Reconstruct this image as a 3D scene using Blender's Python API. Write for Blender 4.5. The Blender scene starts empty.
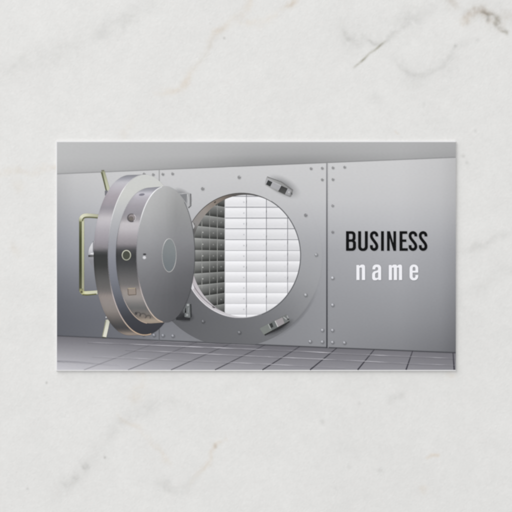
import bpy, math, random
import numpy as np
from mathutils import Vector, noise
from mathutils.geometry import tessellate_polygon

random.seed(4)
rng = np.random.default_rng(11)
scene = bpy.context.scene
COL = scene.collection

U = 0.0889 / 398.6            # metres per photo pixel (the card is 88.9 mm wide)
CARD_T = 0.00046              # card thickness
LV = 0.0000045                # one ink layer
INK_Z = CARD_T + 0.000006

def P(x, y, z=0.0):
    return ((x - 256.0) * U, (256.0 - y) * U, z)

def s2l(c):
    c = max(0.0, min(255.0, c)) / 255.0
    return c / 12.92 if c <= 0.04045 else ((c + 0.055) / 1.055) ** 2.4

INK_GAIN = 1.02

# ----------------------------------------------------------------- materials
def new_mat(name):
    m = bpy.data.materials.new(name); m.use_nodes = True
    nt = m.node_tree; nt.nodes.clear()
    out = nt.nodes.new('ShaderNodeOutputMaterial')
    b = nt.nodes.new('ShaderNodeBsdfPrincipled')
    nt.links.new(b.outputs[0], out.inputs[0])
    return m, nt, b

def ink_material():
    m, nt, b = new_mat('printed_ink')
    a = nt.nodes.new('ShaderNodeAttribute'); a.attribute_name = 'ink'
    tc = nt.nodes.new('ShaderNodeTexCoord')
    n = nt.nodes.new('ShaderNodeTexNoise'); n.inputs['Scale'].default_value = 4200; n.inputs['Detail'].default_value = 3
    mp = nt.nodes.new('ShaderNodeMapping'); mp.inputs['Scale'].default_value = (0.35, 1.0, 1.0)
    nt.links.new(tc.outputs['Object'], mp.inputs[0])
    nt.links.new(mp.outputs[0], n.inputs['Vector'])
    mr = nt.nodes.new('ShaderNodeMapRange')
    mr.inputs['From Min'].default_value = 0.25; mr.inputs['From Max'].default_value = 0.75
    mr.inputs['To Min'].default_value = 0.975; mr.inputs['To Max'].default_value = 1.025
    nt.links.new(n.outputs['Fac'], mr.inputs['Value'])
    vm = nt.nodes.new('ShaderNodeVectorMath'); vm.operation = 'SCALE'
    nt.links.new(a.outputs['Color'], vm.inputs[0])
    nt.links.new(mr.outputs[0], vm.inputs['Scale'])
    nt.links.new(vm.outputs[0], b.inputs['Base Color'])
    nt.links.new(a.outputs['Alpha'], b.inputs['Alpha'])
    b.inputs['Roughness'].default_value = 0.55
    b.inputs['Specular IOR Level'].default_value = 0.12
    return m

def paper_material():
    m, nt, b = new_mat('card_paper')
    n = nt.nodes.new('ShaderNodeTexNoise'); n.inputs['Scale'].default_value = 9000
    tc = nt.nodes.new('ShaderNodeTexCoord')
    nt.links.new(tc.outputs['Object'], n.inputs['Vector'])
    cr = nt.nodes.new('ShaderNodeValToRGB')
    cr.color_ramp.elements[0].color = (0.80, 0.797, 0.81, 1)
    cr.color_ramp.elements[1].color = (0.84, 0.837, 0.845, 1)
    nt.links.new(n.outputs['Fac'], cr.inputs[0])
    nt.links.new(cr.outputs[0], b.inputs['Base Color'])
    b.inputs['Roughness'].default_value = 0.7
    b.inputs['Specular IOR Level'].default_value = 0.15
    return m

def marble_material():
    m, nt, b = new_mat('white_marble')
    a = nt.nodes.new('ShaderNodeAttribute'); a.attribute_name = 'stone'
    tc = nt.nodes.new('ShaderNodeTexCoord')
    def noise_fac(scale, detail, lo, hi, dist=0.0):
        n = nt.nodes.new('ShaderNodeTexNoise')
        n.inputs['Scale'].default_value = scale; n.inputs['Detail'].default_value = detail
        n.inputs['Distortion'].default_value = dist
        nt.links.new(tc.outputs['Object'], n.inputs['Vector'])
        mr = nt.nodes.new('ShaderNodeMapRange')
        mr.inputs['From Min'].default_value = 0.3; mr.inputs['From Max'].default_value = 0.7
        mr.inputs['To Min'].default_value = lo; mr.inputs['To Max'].default_value = hi
        nt.links.new(n.outputs['Fac'], mr.inputs['Value'])
        return n, mr
    n1, r1 = noise_fac(1500, 4, 0.982, 1.014, 0.6)
    n2, r2 = noise_fac(220, 5, 0.985, 1.010, 0.3)
    mul = nt.nodes.new('ShaderNodeMath'); mul.operation = 'MULTIPLY'
    nt.links.new(r1.outputs[0], mul.inputs[0]); nt.links.new(r2.outputs[0], mul.inputs[1])
    vm = nt.nodes.new('ShaderNodeVectorMath'); vm.operation = 'SCALE'
    nt.links.new(a.outputs['Color'], vm.inputs[0]); nt.links.new(mul.outputs[0], vm.inputs['Scale'])
    nt.links.new(vm.outputs[0], b.inputs['Base Color'])
    bp = nt.nodes.new('ShaderNodeBump'); bp.inputs['Strength'].default_value = 0.30
    bp.inputs['Distance'].default_value = 0.00012
    n3 = nt.nodes.new('ShaderNodeTexNoise'); n3.inputs['Scale'].default_value = 1150
    n3.inputs['Detail'].default_value = 3; n3.inputs['Distortion'].default_value = 1.2
    nt.links.new(tc.outputs['Object'], n3.inputs['Vector'])
    nt.links.new(n3.outputs['Fac'], bp.inputs['Height'])
    nt.links.new(bp.outputs[0], b.inputs['Normal'])
    b.inputs['Roughness'].default_value = 0.5
    b.inputs['Specular IOR Level'].default_value = 0.25
    return m

INK = ink_material()
PAPER = paper_material()
MARBLE = marble_material()

# ----------------------------------------------------------------- helpers
def lerp(a, b, t): return a + (b - a) * t
def sstep(a, b, x):
    t = max(0.0, min(1.0, (x - a) / (b - a))); return t * t * (3 - 2 * t)

def table(tb, v):
    """piecewise linear look-up; tb = [(v, (r,g,b)), ...]"""
    if v <= tb[0][0]: return tb[0][1]
    for (v0, c0), (v1, c1) in zip(tb, tb[1:]):
        if v <= v1:
            t = (v - v0) / (v1 - v0)
            return tuple(lerp(p, q, t) for p, q in zip(c0, c1))
    return tb[-1][1]

def grid2(xs, ys, rows, x, y):
    x = max(xs[0], min(xs[-1], x)); y = max(ys[0], min(ys[-1], y))
    i = 0
    while i < len(xs) - 2 and x > xs[i + 1]: i += 1
    j = 0
    while j < len(ys) - 2 and y > ys[j + 1]: j += 1
    tx = (x - xs[i]) / (xs[i + 1] - xs[i]); ty = (y - ys[j]) / (ys[j + 1] - ys[j])
    a = lerp(rows[j][i], rows[j][i + 1], tx); b = lerp(rows[j + 1][i], rows[j + 1][i + 1], tx)
    return lerp(a, b, ty)

def ell(cx, cy, rx, ry, n=128, a0=0, a1=360, rot=0.0):
    pts = []
    full = abs(a1 - a0) >= 360
    k = n if full else n + 1
    cr, sr = math.cos(math.radians(rot)), math.sin(math.radians(rot))
    for i in range(k):
        a = math.radians(a0 + (a1 - a0) * i / n)
        px, py = rx * math.cos(a), ry * math.sin(a)
        pts.append((cx + px * cr - py * sr, cy + px * sr + py * cr))
    return pts

def hull(pts):
    pts = sorted(set((round(x, 5), round(y, 5)) for x, y in pts))
    def half(ps):
        h = []
        for p in ps:
            while len(h) >= 2 and (h[-1][0]-h[-2][0])*(p[1]-h[-2][1]) - (h[-1][1]-h[-2][1])*(p[0]-h[-2][0]) <= 0: h.pop()
            h.append(p)
        return h
    a = half(pts); b = half(pts[::-1])
    return a[:-1] + b[:-1]

def clip_convex(poly, clip):
    """Sutherland-Hodgman; poly vertices carry extra data after x, y"""
    area = sum(clip[i][0]*clip[(i+1) % len(clip)][1] - clip[(i+1) % len(clip)][0]*clip[i][1] for i in range(len(clip)))
    sg = 1 if area > 0 else -1
    out = list(poly)
    for i in range(len(clip)):
        ax, ay = clip[i]; bx, by = clip[(i+1) % len(clip)]
        inp, out = out, []
        if not inp: return []
        def side(p): return sg * ((bx-ax)*(p[1]-ay) - (by-ay)*(p[0]-ax))
        for k in range(len(inp)):
            p, q = inp[k-1], inp[k]
            sp, sq = side(p), side(q)
            if (sp >= 0) != (sq >= 0):
                t = sp / (sp - sq)
                out.append(tuple(lerp(u, v, t) for u, v in zip(p, q)))
            if sq >= 0: out.append(q)
    return out

def rpoly(spec, n=6):
    """polygon with rounded corners: (x, y) or (x, y, r)"""
    pts = []; m = len(spec)
    for i in range(m):
        c = spec[i]; r = c[2] if len(c) > 2 else 0
        if r <= 0: pts.append((c[0], c[1])); continue
        p = Vector(spec[i-1][:2]); q = Vector(spec[(i+1) % m][:2]); v = Vector(c[:2])
        d0 = (p - v); d1 = (q - v)
        r0 = min(r, d0.length * 0.499 if len(spec[i-1]) > 2 and spec[i-1][2] > 0 else d0.length * 0.98)
        r1 = min(r, d1.length * 0.499 if len(spec[(i+1) % m]) > 2 and spec[(i+1) % m][2] > 0 else d1.length * 0.98)
        a = v + d0.normalized() * r0; b = v + d1.normalized() * r1
        k = 0.5523
        for j in range(n + 1):
            t = j / n
            c0, c1 = a + (v - a) * k, b + (v - b) * k
            w = a*(1-t)**3 + c0*3*t*(1-t)**2 + c1*3*t*t*(1-t) + b*t**3
            pts.append((w.x, w.y))
    return pts

def catmull(pts, n=8):
    out = []
    for i in range(len(pts) - 1):
        p0 = pts[max(i-1, 0)]; p1 = pts[i]; p2 = pts[i+1]; p3 = pts[min(i+2, len(pts)-1)]
        for j in range(n):
            t = j / n
            out.append(tuple(0.5*((2*b)+(-a+c)*t+(2*a-5*b+4*c-d)*t*t+(-a+3*b-3*c+d)*t**3) for a, b, c, d in zip(p0, p1, p2, p3)))
    out.append(tuple(pts[-1]))
    return out

class Ink:
    """collects flat printed shapes (photo pixel coordinates) for ONE mesh object"""
    def __init__(s): s.v = []; s.f = []; s.c = []
    def vert(s, x, y, lv, c):
        s.v.append(P(x, y, INK_Z + lv * LV))
        a = c[3] if len(c) > 3 else 1.0
        s.c.append((s2l(c[0]) * INK_GAIN, s2l(c[1]) * INK_GAIN, s2l(c[2]) * INK_GAIN, a))
        return len(s.v) - 1
    def star(s, outline, lv, col, center=None, rings=10):
        if center is None:
            center = (sum(p[0] for p in outline)/len(outline), sum(p[1] for p in outline)/len(outline))
        cx, cy = center; n = len(outline)
        fn = col if callable(col) else (lambda x, y, t: col)
        c = s.vert(cx, cy, lv, fn(cx, cy, 0.0)); prev = None
        for r in range(1, rings + 1):
            t = r / rings
            row = []
            for (x, y) in outline:
                px, py = lerp(cx, x, t), lerp(cy, y, t)
                row.append(s.vert(px, py, lv, fn(px, py, t)))
            for i in range(n):
                j = (i + 1) % n
                if prev is None: s.f.append((c, row[i], row[j]))
                else: s.f.append((prev[i], row[i], row[j], prev[j]))
            prev = row
    def band(s, A, B, lv, col, m=1, closed=False):
        fn = col if callable(col) else (lambda x, y, t: col)
        rows = []
        for k in range(m + 1):
            t = k / m
            rows.append([s.vert(lerp(a[0], b[0], t), lerp(a[1], b[1], t), lv, fn(lerp(a[0], b[0], t), lerp(a[1], b[1], t), t)) for a, b in zip(A, B)])
        n = len(A)
        for k in range(m):
            for i in range(n if closed else n - 1):
                j = (i + 1) % n
                s.f.append((rows[k][i], rows[k][j], rows[k+1][j], rows[k+1][i]))
    def stroke(s, pts, w, lv, col, soft=0.0):
        """col(x, y, u) with u along the line; w number or function of u; soft adds feathered borders"""
        n = len(pts); fn = col if callable(col) else (lambda x, y, u: col)
        wf = w if callable(w) else (lambda u: w)
        offs = [-0.5, 0.5]
        rows = []
        for i, (x, y) in enumerate(pts):
            a = pts[max(i-1, 0)]; b = pts[min(i+1, n-1)]
            dx, dy = b[0]-a[0], b[1]-a[1]; L = math.hypot(dx, dy) or 1
            nx, ny = -dy/L, dx/L; u = i/(n-1); ww = wf(u); c = fn(x, y, u)
            al = c[3] if len(c) > 3 else 1.0
            prof = [(-0.5*ww, al), (0.5*ww, al)] if not soft else [(-0.5*ww-soft, 0), (-0.5*ww, al), (0.5*ww, al), (0.5*ww+soft, 0)]
            rows.append([s.vert(x+nx*o, y+ny*o, lv, (c[0], c[1], c[2], aa)) for o, aa in prof])
        for i in range(n-1):
            for k in range(len(rows[0])-1):
                s.f.append((rows[i][k], rows[i][k+1], rows[i+1][k+1], rows[i+1][k]))
    def flat(s, outline, lv, col, holes=()):
        loops = [[Vector((x, y, 0)) for x, y in outline]] + [[Vector((x, y, 0)) for x, y in h] for h in holes]
        allp = [p for l in loops for p in l]
        fn = col if callable(col) else (lambda x, y, t: col)
        idx = [s.vert(p.x, p.y, lv, fn(p.x, p.y, 0)) for p in allp]
        for t in tessellate_polygon(loops): s.f.append(tuple(idx[i] for i in t))
    def fan(s, poly, lv):
        if len(poly) < 3: return
        idx = [s.vert(p[0], p[1], lv, p[2:]) for p in poly]
        for i in range(1, len(idx)-1): s.f.append((idx[0], idx[i], idx[i+1]))
    def build(s, name, parent=None, label=None):
        me = bpy.data.meshes.new(name)
        # all faces up
        fs = []
        for f in s.f:
            a, b, c = (s.v[f[0]], s.v[f[1]], s.v[f[2]])
            cr = (b[0]-a[0])*(c[1]-a[1]) - (b[1]-a[1])*(c[0]-a[0])
            if len(f) == 4:
                d = s.v[f[3]]; cr += (c[0]-a[0])*(d[1]-a[1]) - (c[1]-a[1])*(d[0]-a[0])
            fs.append(f if cr >= 0 else tuple(reversed(f)))
        me.from_pydata(s.v, [], fs); me.update()
        at = me.color_attributes.new('ink', 'FLOAT_COLOR', 'POINT')
        at.data.foreach_set('color', np.array(s.c, dtype=np.float32).ravel())
        me.materials.append(INK)
        o = bpy.data.objects.new(name, me); COL.objects.link(o)
        if parent: o.parent = parent
        if label: o['label'] = label
        return o

# ----------------------------------------------------------------- marble table top
def smooth_noise(X, Y, cell, seed):
    r = np.random.default_rng(seed)
    n = 96
    G = r.random((n, n))
    fx, fy = X / cell + 40.3, Y / cell + 37.7
    ix, iy = np.floor(fx).astype(int), np.floor(fy).astype(int)
    tx, ty = fx - ix, fy - iy
    tx = tx*tx*(3-2*tx); ty = ty*ty*(3-2*ty)
    g = lambda a, b: G[b % n, a % n]
    return (g(ix, iy)*(1-tx)*(1-ty) + g(ix+1, iy)*tx*(1-ty) + g(ix, iy+1)*(1-tx)*ty + g(ix+1, iy+1)*tx*ty) * 2 - 1

def build_marble():
    lo, hi, st = -24.0, 536.0, 0.8
    fine = np.arange(lo, hi + 0.01, st)
    outer = []
    d = 2.0; p = hi
    while p < 256 + 0.45/U:
        p += d; d *= 1.35; outer.append(p)
    outer = np.array(outer)
    ax = np.concatenate([(512 - outer)[::-1], fine, outer])
    n = len(ax)
    X, Y = np.meshgrid(ax, ax)
    # warped coordinates give the veins an irregular edge
    WX = X + 2.2*smooth_noise(X, Y, 9, 1) + 1.1*smooth_noise(X, Y, 3.6, 2)
    WY = Y + 2.2*smooth_noise(X, Y, 9, 3) + 1.1*smooth_noise(X, Y, 3.6, 4)
    D = np.zeros((n, n, 3))
    GREY = (1.0, 1.0, 1.03); BROWN = (0.72, 0.86, 1.0); BEIGE = (0.28, 0.62, 1.0)
    def mark(pts, w, s, tint, warp=1.0, rough=0.5, seed=9):
        """pts (x, y[, strength factor]) ; w gaussian half width px ; s darkening in sRGB steps"""
        M = np.zeros((n, n))
        P3 = [(p[0], p[1], p[2] if len(p) > 2 else 1.0) for p in pts]
        C = catmull(P3, 10) if len(P3) > 1 else P3
        xs = [c[0] for c in C]; ys = [c[1] for c in C]
        i0, i1 = np.searchsorted(ax, [min(xs)-4*w-6, max(xs)+4*w+6])
        j0, j1 = np.searchsorted(ax, [min(ys)-4*w-6, max(ys)+4*w+6])
        sx = lerp(X[j0:j1, i0:i1], WX[j0:j1, i0:i1], warp); sy = lerp(Y[j0:j1, i0:i1], WY[j0:j1, i0:i1], warp)
        m = np.zeros(sx.shape)
        for k in range(max(1, len(C)-1)):
            a = C[k]; b = C[min(k+1, len(C)-1)]
            dx, dy = b[0]-a[0], b[1]-a[1]; L = dx*dx+dy*dy
            t = np.clip(((sx-a[0])*dx+(sy-a[1])*dy)/L, 0, 1) if L > 1e-9 else np.zeros(sx.shape)
            d2 = (sx-a[0]-t*dx)**2 + (sy-a[1]-t*dy)**2
            m = np.maximum(m, (a[2]+(b[2]-a[2])*t)*np.exp(-d2/(2*w*w)))
        nz = 1 + rough*smooth_noise(X[j0:j1, i0:i1], Y[j0:j1, i0:i1], 5, seed) + 0.5*rough*smooth_noise(X[j0:j1, i0:i1], Y[j0:j1, i0:i1], 2.2, seed+1)
        if w > 3: nz = nz * (1 + .7*smooth_noise(X[j0:j1, i0:i1], Y[j0:j1, i0:i1], 13, seed+5))
        m *= np.clip(nz, 0, 2)
        for c in range(3): D[j0:j1, i0:i1, c] += m*s*0.92*tint[c]
    # grey diagonal band upper left
    mark([(2, 76, .2), (20, 66, .8), (55, 57, 1), (80, 42, .7), (115, 25, .9), (150, 5, .3)], 7, 8, GREY, seed=20)
    mark([(105, 26, .3), (120, 22, 1), (135, 12, .6)], 4, 4, GREY, seed=21)
    # beige vein, top centre
    mark([(155, 93, .3), (166, 91, .8), (177, 91, 1), (186, 82, 1), (192, 72, .7), (200, 62, .3), (206, 50, .4), (213, 38, .8), (219, 30, 1), (228, 24, .6), (243, 14, .6), (249, 2, 1), (250, -10, 1)], 2.6, 13, BEIGE, warp=.8, seed=22)
    mark([(196, 68, .4), (207, 50, .7), (222, 28, .5)], 1.8, 7, GREY, warp=.8, seed=23)
    mark([(224.6, 37.6)], 0.9, 30, GREY, 0.2, 0, seed=24)
    mark([(122, 137, .8), (136, 112, .3)], 3, 6, BEIGE, seed=25)
    mark([(243, 22, .6), (256, 23, .8), (268, 20, .6), (280, 11, .5), (291, 3, 1.2), (298, -4, .8)], 2.4, 11, BEIGE, seed=26)
    mark([(287, 6, .5), (293, 2, 1)], 2.2, 14, BROWN, seed=27)
    # sharp streak and its companions
    mark([(354, 67.5, .3), (358, 64, 1), (365, 58, 1), (369, 53.8, .45), (375, 49.5, .8), (382, 44, 1), (386, 41, .3)], 0.8, 50, (.92, .94, 1.1), warp=.15, rough=.45, seed=28)
    mark([(384, 42, .7), (392, 35, 1.3), (400, 29, .6), (418, 18, .4)], 2.1, 9, GREY, warp=.8, rough=.9, seed=29)
    mark([(396, 30, .5), (412, 18, 1), (432, 10, .8)], 10, 4, GREY, rough=.9, seed=75); mark([(340, 28, .5), (352, 40, 1), (366, 34, .7)], 6, 5, GREY, rough=1, seed=76)
    mark([(476, 14, 1), (500, 22, 1), (515, 14, .7)], 6, 8, BROWN, rough=1, seed=77); mark([(404, 70, .6), (420, 84, 1), (440, 80, .6)], 8, 4, GREY, rough=.9, seed=78)
    mark([(368, 40, .6), (373, 43, 1), (379, 44, .5)], 1.5, 20, GREY, warp=.4, seed=30)
    mark([(346, 34, .8), (350, 38, 1)], 1.9, 16, GREY, warp=.6, seed=31)
    mark([(336, 36, .3), (350, 40, 1), (372, 42, .8)], 9, 4, GREY, seed=32)
    mark([(383, 40, .3), (403, 22, 1), (425, 12, .6)], 7, 4, GREY, seed=33)
    # dark crooked vein top right
    mark([(466, 21, .5), (467, 16, .9), (472, 13, 1), (478, 10.5, 1), (484, 11, 1), (489, 15, 1.1), (492, 19, .6)], 2.8, 30, BROWN, warp=.7, rough=.8, seed=34)
    mark([(484, 12, .6), (488, 15, 1), (488, 20, .8)], 1.2, 26, GREY, warp=.5, rough=.6, seed=35)
    mark([(490, 15, .5), (496, 17, .8), (498, 21, 1.1), (497, 25, 1.1), (501, 29, 1), (507, 32, .9)], 1.7, 42, (.9, .95, 1.05), warp=.6, rough=.7, seed=36)
    mark([(464, 24, .4), (465, 18, 1), (470, 13, .6)], 2.4, 12, BEIGE, seed=37)
    mark([(450, -2, .8), (452, 2, 1), (455, 5, .5)], 3, 24, BROWN, seed=38)
    mark([(462, 8, .5), (486, 12, 1), (500, 14, .6), (512, 24, .3)], 8, 6, GREY, seed=39)
    # pale arc below it
    mark([(392, 58, .3), (400, 68, 1), (412, 74, 1), (424, 75, 1), (436, 69, .9), (448, 59, .8), (455, 51, 1), (466, 43, .6), (480, 39, .5)], 2.2, 8, GREY, seed=40)
    mark([(396, 60, .5), (415, 73, 1), (440, 66, .7), (462, 46, .6)], 7, 4, GREY, seed=41)
    mark([(456, 46)], 1.3, 22, GREY, 0.3, 0, seed=42)
    mark([(478, 40)], 1.2, 10, GREY, 0.3, 0, seed=43)
    mark([(372, 97, .6), (380, 101, 1)], 4, 5, GREY, seed=44)
    mark([(424, 104)], 1.6, 8, GREY, seed=45)
    mark([(397, 132)], 1.6, 9, BEIGE, seed=46)
    # right margin
    mark([(464, 156)], 1.4, 16, GREY, .4, 0, seed=47); mark([(467, 163)], 1.3, 14, GREY, .4, 0, seed=48)
    mark([(475, 131)], 1.3, 12, GREY, .4, 0, seed=49)
    mark([(458, 252, .6), (480, 247, 1), (498, 236, .8), (520, 230, .5)], 3.2, 7, GREY, seed=50)
    mark([(466, 291, .6), (485, 286, 1), (505, 273, .8), (525, 268, .5)], 3.6, 6, GREY, seed=51)
    # left margin
    mark([(-8, 175, .4), (6, 172, .9), (18, 170, .8), (32, 173, .4), (42, 168, .9), (54, 167, 1)], 2.6, 10, BEIGE, seed=52)
    mark([(14, 180, .5), (20, 188, 1)], 3, 7, BEIGE, seed=53)
    mark([(12, 246, 1), (18, 254, .4)], 3, 8, BEIGE, seed=54)
    mark([(46.5, 383)], .85, 34, GREY, .2, 0, seed=55)
    # lower left network
    mark([(136, 370, .9), (143, 378, 1), (139, 390, .6), (134, 399, 1)], 3.2, 9, BEIGE, seed=56)
    mark([(118, 417, .6), (132, 424, 1), (145, 434, .5), (156, 446, .9), (166, 460, 1), (172, 465, .4)], 2.0, 9, BEIGE, seed=57)
    mark([(200, 408, .3), (160, 404, .9), (132, 416, 1), (112, 433, .9), (90, 458, .9), (72, 480, 1), (50, 500, .4)], 5.5, 5, GREY, seed=58)
    mark([(84, 467, 1), (89, 463.5, .7)], 1.6, 15, GREY, rough=.9, seed=59)
    mark([(74, 477, 1), (78, 479, .5), (64, 486, .6)], 2.4, 14, GREY, seed=60)
    mark([(216, 447)], 1.5, 22, BROWN, .6, .3, seed=61)
    mark([(226, 441, .6), (216, 447, 1), (208, 462, 1), (200, 472, .6), (192, 484, .5)], 1.7, 11, BEIGE, seed=62)
    mark([(160, 478, .7), (172, 492, 1), (188, 488, .6), (200, 470, .4)], 4.5, 7, GREY, seed=63)
    mark([(105, 457.5)], .85, 34, GREY, .2, 0, seed=64)
    mark([(27, 489)], 1.0, 18, GREY, .2, 0, seed=65)
    mark([(210, 390, .3), (235, 382, 1), (250, 370, .5)], 5, 4, GREY, seed=66)
    # lower right
    mark([(392, 400, .5), (399, 395, 1), (403, 391, .7)], 3, 10, GREY, seed=67)
    mark([(427, 459, .6), (433, 456, 1), (439, 455, .8)], 1.2, 18, BEIGE, .5, .3, seed=68)
    mark([(322, 422)], 1.6, 13, GREY, .4, .2, seed=69); mark([(349, 467)], 1.6, 11, GREY, .4, .2, seed=70)
    mark([(380, 471)], 1.9, 12, GREY, .4, .2, seed=71); mark([(424, 491)], 2.6, 8, BEIGE, seed=72)
    mark([(360, 405)], 1.6, 9, GREY, seed=73); mark([(451, 375)], 2.6, 8, BEIGE, seed=74)
    # veins of the slab outside the photograph, so it goes on as the same stone
    r = random.Random(5)
    for k in range(16):
        side = k % 4; a = r.uniform(-300, 800); off = r.uniform(60, 420)
        x, y = [(a, -off), (a, 512+off), (-off, a), (512+off, a)][side]
        ang = r.uniform(-1.3, -0.3); pts = []
        for q in range(8):
            pts.append((x, y, r.uniform(.2, 1))); ang += r.uniform(-.5, .5)
            x += 22*math.cos(ang); y += 22*math.sin(ang)
        if any(-30 < p[0] < 542 and -30 < p[1] < 542 for p in pts): continue
        mark(pts, r.uniform(3, 8), r.uniform(6, 16), r.choice([GREY, BEIGE, BROWN]), seed=100+k)
    # tiny natural pits
    for k in range(60):
        x, y = r.uniform(0, 512), r.uniform(0, 512)
        mark([(x, y)], r.uniform(.5, .9), r.uniform(3, 9), GREY, .3, 0, seed=200+k)
    # broad mottling and fine grain
    mot = 1.3*smooth_noise(X, Y, 60, 5) + 1.0*smooth_noise(X, Y, 22, 6) + 1.1*smooth_noise(X, Y, 8, 7) + 1.3*smooth_noise(X, Y, 3.1, 8) + .8*smooth_noise(X, Y, 1.7, 9)
    base = np.array([229.4, 229.0, 227.4])
    S = (base[None, None, :] - D + mot[:, :, None]) / 255.0
    S = np.clip(S, 0, 1)
    Lc = np.where(S <= 0.04045, S/12.92, ((S+0.055)/1.055)**2.4)
    v = np.zeros((n*n, 3)); v[:, 0] = (X.ravel()-256)*U; v[:, 1] = (256-Y.ravel())*U
    i = np.arange(n-1)
    a = (i[:, None]*n + i[None, :]).ravel()
    top = np.stack([a, a+n, a+n+1, a+1], 1)
    # sides and underside of the slab
    TH = -0.02
    e = ax[-1]; b = ax[0]
    base_i = n*n
    cor = [P(b, b, TH), P(e, b, TH), P(e, e, TH), P(b, e, TH)]
    # rows that run round the edge so the slab is closed
    ring = [j for j in range(n)] + [n*(k+1)-1 for k in range(1, n)] + [n*n-1-j for j in range(1, n)] + [n*(n-1-k) for k in range(1, n-1)]
    vb = v[ring].copy(); vb[:, 2] = TH
    verts = np.concatenate([v, vb])
    m = len(ring)
    me = bpy.data.meshes.new('marble_tabletop')
    q = np.arange(m)
    side_f = np.stack([np.array(ring), np.roll(np.array(ring), -1), base_i+np.roll(q, -1), base_i+q], 1)
    quads = np.concatenate([top, side_f])
    nv, nf = len(verts), len(quads)
    me.vertices.add(nv); me.vertices.foreach_set('co', verts.astype(np.float32).ravel())
    me.loops.add(nf*4 + m); me.polygons.add(nf + 1)
    li = np.concatenate([quads.ravel(), base_i + q[::-1]])
    me.loops.foreach_set('vertex_index', li.astype(np.int32))
    ls = np.concatenate([np.arange(nf)*4, [nf*4]]); me.polygons.foreach_set('loop_start', ls.astype(np.int32))
    me.update(calc_edges=True); me.validate()
    cols = np.ones((nv, 4), dtype=np.float32)
    cols[:n*n, :3] = Lc.reshape(-1, 3); cols[n*n:, :3] = Lc.reshape(-1, 3)[ring]
    at = me.color_attributes.new('stone', 'FLOAT_COLOR', 'POINT'); at.data.foreach_set('color', cols.ravel())
    me.materials.append(MARBLE)
    o = bpy.data.objects.new('marble_tabletop', me); COL.objects.link(o)
    o['kind'] = 'structure'
    return o
build_marble()

# ----------------------------------------------------------------- the card
card = bpy.data.objects.new('business_card', None); COL.objects.link(card)
card.empty_display_size = 0.02
card['label'] = 'grey business card printed with an open bank vault door, lying on white marble'
card['category'] = 'business card'

L_, R_, T_, B_ = 57.0, 455.8, 142.1, 369.9        # printed area
def build_stock():
    x0, x1, y0, y1 = L_-0.95, R_+0.0, T_-1.15, B_+0.95
    import bmesh
    bm = bmesh.new()
    bmesh.ops.create_cube(bm, size=1.0)
    a = P(x0, y1); b = P(x1, y0)
    for v in bm.verts:
        v.co.x = a[0] if v.co.x < 0 else b[0]
        v.co.y = a[1] if v.co.y < 0 else b[1]
        v.co.z = 0.00002 if v.co.z < 0 else CARD_T
    bmesh.ops.bevel(bm, geom=[e for e in bm.edges], offset=0.00003, segments=2, affect='EDGES')
    me = bpy.data.meshes.new('card_stock'); bm.to_mesh(me); bm.free()
    me.materials.append(PAPER)
    o = bpy.data.objects.new('card_stock', me); COL.objects.link(o); o.parent = card
    return o
build_stock()

def ceil_y(x): return 174.0 - (x-57)*0.04165
def floor_y(x): return 335.8 + (x-57)*0.0424 - 0.9*math.sin((x-57)/399*math.pi)*-0.35

# ---- ceiling
CX = [57, 120, 200, 250, 300, 350, 400, 456]
def ceiling_col(x, y, t):
    rows = [[190, 187, 183, 180, 178, 178, 179, 172], [187, 184, 179, 170, 168, 172, 176, 168],
            [179, 177, 162, 148, 149, 161, 169, 163], [170, 169, 154, 141, 144, 156, 165, 160]]
    v = grid2(CX, [0, .5, .85, 1], rows, x, t)
    return (v, v+.3, v+1.3)
k = Ink()
nx = 80
A = [(lerp(L_, R_, i/nx), T_) for i in range(nx+1)]
Bc = [(x, ceil_y(x)+0.6) for x, _ in A]
k.band(A, Bc, 0, ceiling_col, m=12)
k.stroke([(x, ceil_y(x)) for x, _ in A], 0.5, 1, lambda x, y, u: (140, 140, 142, .22), soft=.6)
k.build('printed_ceiling', card)

# ---- wall
WX_ = [57, 75, 120, 160, 240, 327, 400, 440, 456]
WY_ = [157, 180, 200, 220, 250, 280, 300, 320, 350]
WR = [[197, 204, 206, 206, 206, 207, 207, 199, 188],
      [185, 196, 202, 202, 201, 203, 204, 196, 185],
      [174, 186, 196, 196, 193, 199, 199, 191, 180],
      [162, 172, 184, 186, 182, 187, 190, 182, 170],
      [142, 152, 162, 160, 158, 167, 174, 166, 153],
      [117, 125, 135, 135, 138, 158, 164, 156, 142],
      [104, 110, 119, 125, 132, 152, 156, 147, 132],
      [ 98, 102, 111, 123, 130, 148, 148, 137, 122],
      [ 95,  98, 109, 134, 134, 142, 132, 119, 105]]
def wall_col(x, y, t=0):
    v = grid2(WX_, WY_, WR, x, y)
    d = sstep(170, 260, y)
    left = 1 - sstep(100, 230, x)
    return (v - 1*d*left, v + 1.0*d, v + 1.5 + 4*d + 2.5*d*left)
k = Ink()
nx = 110
A = [(lerp(L_, R_, i/nx), ceil_y(lerp(L_, R_, i/nx))+.2) for i in range(nx+1)]
Bw = [(x, floor_y(x)+1.2) for x, _ in A]
k.band(A, Bw, 0.5, wall_col, m=60)
wall = k.build('printed_wall', card)

def seam(x, w, dark, light):
    k = Ink()
    n = 40
    pts = [(x, lerp(ceil_y(x)+.3, floor_y(x)+.4, i/n)) for i in range(n+1)]
    k.stroke(pts, w, 6, dark, soft=.35)
    if light: k.stroke([(p[0]+w*.5+.7, p[1]) for p in pts], .35, 6.3, light, soft=.35)
    k.build('panel_seam', wall)
seam(326.9, 1.0, lambda x, y, u: table([(0, (150,150,153)), (.25, (118,118,122)), (.6, (84,85,90)), (1, (62,63,68))], u),
     lambda x, y, u: tuple(c+9 for c in wall_col(x, y)))
seam(159.2, .5, lambda x, y, u: tuple(c*.82 for c in wall_col(x, y)), None)

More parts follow.
